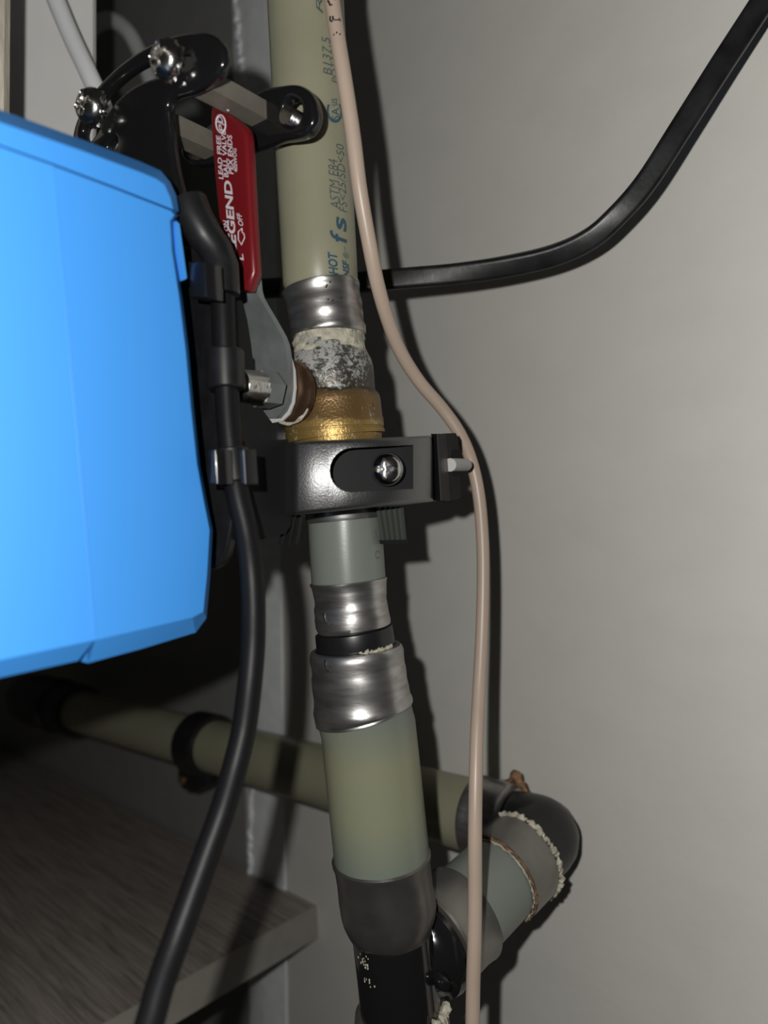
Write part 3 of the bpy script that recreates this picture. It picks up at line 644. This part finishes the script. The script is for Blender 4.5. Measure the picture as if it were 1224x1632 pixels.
# black back behind the box
bp = plate([(250, 300), (290, 306), (318, 326), (326, 378), (352, 412), (358, 470), (362, 560), (370, 640), (374, 720), (376, 775), (366, 850), (356, 896), (336, 910), (300, 912), (240, 900), (230, 310)], 112.5, 3, .8)
link('back_plate', bp, K['black'], vm)
gx = [(300, 322, 165), (310, 348, 165), (328, 378, 166), (345, 400, 167), (353, 424, 167), (355, 470, 167)]
link('strain_relief', tube([P(*g) for g in gx], [4.5, 4.4, 4.2, 4.0, 4.15, 4.15], 24), K['black'], vm)
def clipbox(name, x0, x1, y0, y1, c, th, m, bev=.5): return link(name, plate([(x0, y0), (x1, y0), (x1 + (y1 - y0) * .06, y1), (x0 + (y1 - y0) * .06, y1)], c, th, bev, soft=0), m, vm)
clipbox('cable_tab', 299, 326, 417, 474, 100.5, 5, K['gloss'])
clipbox('cable_tab', 329, 343, 716, 772, 101, 5, K['gloss'])
def guide(y0, y1, r):
    return link('cable_guide', rev(lambda t: cord(y0 + (y1 - y0) * t) if -.2 < t < 1.2 else None, [(0, 3.0), (0, r - .3), (.04, r), (.5, r), (.96, r), (1, r - .3), (1, 3.0), (.5, 3.0)], 32), K['black'], vm)
guide(558, 620, 4.6)
guide(716, 772, 4.2)
clipbox('guide_ear', 312, 372, 560, 618, 113.2, 1.4, K['black'])
clipbox('guide_ear', 380, 388, 716, 772, 104, 4, K['black'])
# clamp around the valve
cp = [(420, 200), (446, 191), (462, 184), (470, 180.8), (480, 179.9), (500, 179.3), (530, 179.4), (560, 180.3), (600, 182.8), (635, 186.6), (668, 192), (688, 197)]
cp = [tuple(q) for q in spline(cp, 4)]
back = [(694, 226), (640, 240), (560, 246), (480, 240), (420, 226), (392, 206)]
def ring_(y, dy, ins=0, yl=0):
    out = []
    for i, (x, d) in enumerate(cp + back):
        dd = d + (ins if i < len(cp) else -ins)
        xx = x
        yy = y + (x - 470) * (-.045 if dy < 0 else -.10) + (yl if x < 450 else 0)
        # keep the upper and lower faces square to the pipe: shift with depth so the plane is level
        h = P(470, y, 181).z
        p = P(xx, yy, dd) if i < len(cp) else None
        if p is None:
            q = ray(x, 760) * dd; ax = (main(700) - main(830)).normalized()
            base = P(560, y + (560 - 470) * (-.045 if dy < 0 else -.10), 185.5)
            q = q + ax * ((base - q).dot(ax)); p = q
        out.append(p)
    return out
cw = loft([ring_(704, -1, 1.3), ring_(706.5, -1, .35), ring_(710, -1, 0), ring_(814, 1, 0), ring_(818, 1, .4), ring_(821, 1, 1.5)])
clampo = link('clamp_body', cw, K['black_grain'], vm, smooth=40)
# scooped pocket for the clamp bolt
def fpt(x, y, off):              # on the front face of the clamp
    for (x0, d0), (x1, d1) in zip(cp, cp[1:]):
        if x <= x1: break
    d = d0 + (d1 - d0) * (x - x0) / (x1 - x0); return P(x, y, d + off)
pk = [(659, 711), (659, 781)] + [(560 + 35 * math.cos(a) * 1.0, 748 + 35.5 * math.sin(a)) for a in [math.radians(90 + k * 15) for k in range(13)]]
pk = [(x, y - (x - 600) * .03) for x, y in pk]
NF = V((-.42, -.91, 0)).normalized()
cut = loft([[fpt(x, y, -9) for x, y in pk], [fpt(600 + (x - 600) * .99, y, 9.0 - 6.4 * (x - 525) / 134) for x, y in pk]])
cm = link('cutter', cut, K['black_dull'], None)
md = clampo.modifiers.new('b', 'BOOLEAN'); md.object = cm; md.operation = 'DIFFERENCE'; md.solver = 'EXACT'; md.material_mode = 'TRANSFER'
bpy.context.view_layer.update()
ev = clampo.evaluated_get(bpy.context.evaluated_depsgraph_get())
nm = bpy.data.meshes.new_from_object(ev); clampo.modifiers.clear(); clampo.data = nm; bpy.data.objects.remove(cm)
cm = link('cutter', rev(main, [(660, 80.5 * mm), (862, 80.5 * mm)], closed=False, caps=True), K['black'], None)   # the bore that grips the valve
md = clampo.modifiers.new('b', 'BOOLEAN'); md.object = cm; md.operation = 'DIFFERENCE'; md.solver = 'EXACT'; md.material_mode = 'TRANSFER'
bpy.context.view_layer.update()
ev = clampo.evaluated_get(bpy.context.evaluated_depsgraph_get())
nm = bpy.data.meshes.new_from_object(ev); clampo.modifiers.clear(); clampo.data = nm; bpy.data.objects.remove(cm)
nm.set_sharp_from_angle(angle=math.radians(40))
nm.name = 'clamp_body'
def screw(name, c, ax, r, h, parent, m=K['bright'], slots=2, washer=False):
    """pan head whose top points along ax, with a star recess"""
    ax = ax.normalized()
    prof = [(-.2, r * .96), (h * .25, r), (h * .5, r * .95), (h * .78, r * .78), (h * .93, r * .5), (h * .80, r * .44), (h * .45, r * .40), (h * .42, .02)]
    m_ = loft([[p for p in disc_pts(c + ax * t, ax, rr, 48)] for t, rr in prof], cap=False)
    n = 48                       # star shaped recess: push the recess rings in and out
    for j in (4, 5, 6):
        for k in range(n):
            a = 2 * math.pi * k / n; ctr = c + ax * prof[j][0]; d = m_.v[j * n + k] - ctr
            m_.v[j * n + k] = ctr + d * (1 + .42 * math.cos(4 * a))
    o = link(name, m_, m, parent, smooth=45)
    if washer:
        wv = []
        for t in (-1.0, -.1):
            pts = disc_pts(c + ax * t, ax, r * 1.06, 40)
            wv.append([c + ax * (t + .25 * math.sin(k * math.pi)) + (p - (c + ax * t)) * (1.0 if k % 2 else .86) for k, p in enumerate(pts)])
        link('washer', loft(wv), m, o, smooth=15)
    return o
hc = fpt(617, 748, 3.6)
screw('bolt_head', hc, V((-.25, -.97, 0.02)), 4.2, 3.2, vm, K['bright'])
wpts = cyl(hc, V((-.25, -.97, .02)), [(-1.4, 4.6), (-.3, 4.6), (-.1, 4.4)], 32); link('bolt_washer', wpts, K['black'], vm)
# right hand jaw, lip and bolt end
def slab(name, fpts, d_add, m, bev=0):
    f = [P(x, y, d) for x, y, d in fpts]; b = [P(x, y, d) + (p - p) for (x, y, d), p in zip(fpts, f)]
    b = [p + V((-.25, .97, 0)) * d_add for p in f]
    return link(name, prism(f, b), m, vm, smooth=20)
def vprism(name, plan, y0, y1, m, dx=6):
    return link(name, loft([[P(x, y0 + .5, d) for x, d in plan], [P(x + dx, y1, d) for x, d in plan]]), m, vm, smooth=25)
vprism('jaw_lip', [(687, 206), (694, 199), (696, 198), (698, 198), (700, 199), (712, 207), (712, 226), (687, 226)], 691, 798, K['black_dull'])
slab('jaw', [(706, 691, 206), (726, 690, 212), (730, 697, 213), (731, 716, 213), (719, 718, 210), (720, 758, 210), (733, 760, 213), (735, 790, 213), (731, 795, 213), (708, 799, 206)], 14, K['black_dull'])
slab('jaw_bridge', [(684, 700, 208), (712, 700, 208), (712, 790, 208), (684, 792, 208)], 18, K['black'])
th = M(); ax = (P(740, 741, 226) - P(716, 741, 212)).normalized(); p = P(717, 741, 206)
link('bolt_thread', cyl(p, ax, sum([[(k * .55, 2.0), (k * .55 + .28, 1.7)] for k in range(30)], []), 20), K['thread'], vm)
# ribbed rubber pads below the clamp
def pad(xs0, xs1, y0, y1, d0, d1, n, m):
    f = []; 
    top0, top1 = xs0; bot0, bot1 = xs1
    up_, lo_ = [], []
    for k in range(n * 2 + 1):
        t = k / (n * 2); z = -.7 if k % 2 else 0
        up_.append(P(top0 + (top1 - top0) * t, y0, d0 + z + 3 * t)); lo_.append(P(bot0 + (bot1 - bot0) * t, y1, d1 + z + 3 * t))
    bu = [P(top1, y0, d0 + 8), P(top0, y0, d0 + 8)]; bl = [P(bot1, y1, d1 + 8), P(bot0, y1, d1 + 8)]
    return link('clamp_pad', prism(up_ + bu, lo_ + bl), m, vm, smooth=10)
pad((599, 643), (608, 648), 808, 862, 197, 200, 5, K['pad'])
link('pad_foot', prism([P(604, 861, 198), P(649, 860, 201), P(650, 866, 201), P(606, 867, 198)], [P(608, 861, 206), P(649, 860, 209), P(650, 866, 209), P(609, 867, 206)]), K['black'], vm)
pad((458, 484), (442, 476), 818, 868, 188, 192, 3, K['black'])
# arm from the clamp to the box
ar = [(380, 704, 172), (458, 700, 188), (464, 712, 189), (464, 838, 189), (455, 850, 187), (407, 862, 176), (380, 866, 171)]
slab('clamp_arm', ar, 12, K['black_dull'])

# fork that turns the lever
arc = [(110, 260), (113, 222), (120, 190), (140, 152), (175, 113), (215, 82), (255, 60), (297, 49), (330, 49), (350, 62), (357, 88), (350, 112), (334, 127), (306, 144), (284, 150), (272, 154), (264, 166), (265, 185), (272, 250), (290, 330), (290, 420), (150, 420)]
slot = [(126, 214), (137, 188), (154, 162), (178, 134), (208, 110), (240, 94), (284, 82), (306, 86), (306, 106), (284, 112), (252, 120), (226, 128), (203, 141), (181, 162), (166, 186), (154, 210), (140, 228)]
hole2 = [(167, 236), (172, 224), (182, 216), (186, 222), (186, 244), (172, 246)]
CP_ = 108.0
fk = link('fork_plate', plate(arc, CP_, 3.2, 1.2, holes=[slot, hole2]), K['gloss'], vm, smooth=50)
def axis_pt(px, py, c): return RP(px, py, B, c)
screw('fork_screw', axis_pt(270, 97, CP_ - 2.2), -B + V((0.1, 0, 0)), 4.6, 3.8, vm, K['bright'], washer=True)
screw('fork_screw', axis_pt(149, 172, CP_ - 2.2), -B + V((0.1, 0, 0)), 4.9, 3.8, vm, K['bright'], washer=True)
# square posts running back along the stem direction
def post(pa, c0_, c1_, w_, h_):
    e1 = -A
    r = []
    p = axis_pt(*pa, c0_)
    q = [p + e1 * (sx * w_ / 2) + Z * (sz * h_ / 2) for sx, sz in ((-1, -1), (1, -1), (1, 1), (-1, 1))]
    return link('fork_post', hexa(q + [x + B * (c1_ - c0_) for x in q]), K['taupe'], vm, smooth=0)
post((312, 127), CP_ + 3, 131.6, 6.0, 4.8)
post((236, 188), CP_ + 3, 131.6, 6.0, 5.4)
CB = 131.6
bar = [(498, 156), (502, 178), (497, 200), (484, 215), (462, 220), (440, 222), (330, 262), (300, 262), (285, 246), (290, 225), (310, 214), (410, 140), (440, 135), (470, 131), (486, 138)]
bh = [(458, 154), (472, 156), (480, 170), (478, 188), (468, 200), (452, 198), (446, 176)]
link('fork_bar', plate(bar, CB, 4, 1.4, holes=[bh]), K['gloss'], vm, smooth=50)
th_ = cyl(axis_pt(455, 182, CB - 1.2), B, sum([[(k * .6, 2.4), (k * .6 + .3, 2.05)] for k in range(12)], []), 20)
link('fork_bolt', th_, K['bright'], vm)
th_ = cyl(axis_pt(331, 229, CB - .5), B, sum([[(k * .6, 2.4), (k * .6 + .3, 2.05)] for k in range(9)], []), 20)
link('fork_bolt', th_, K['bright'], vm)
for o in C.objects:
    if '_o' in o: del o['_o']
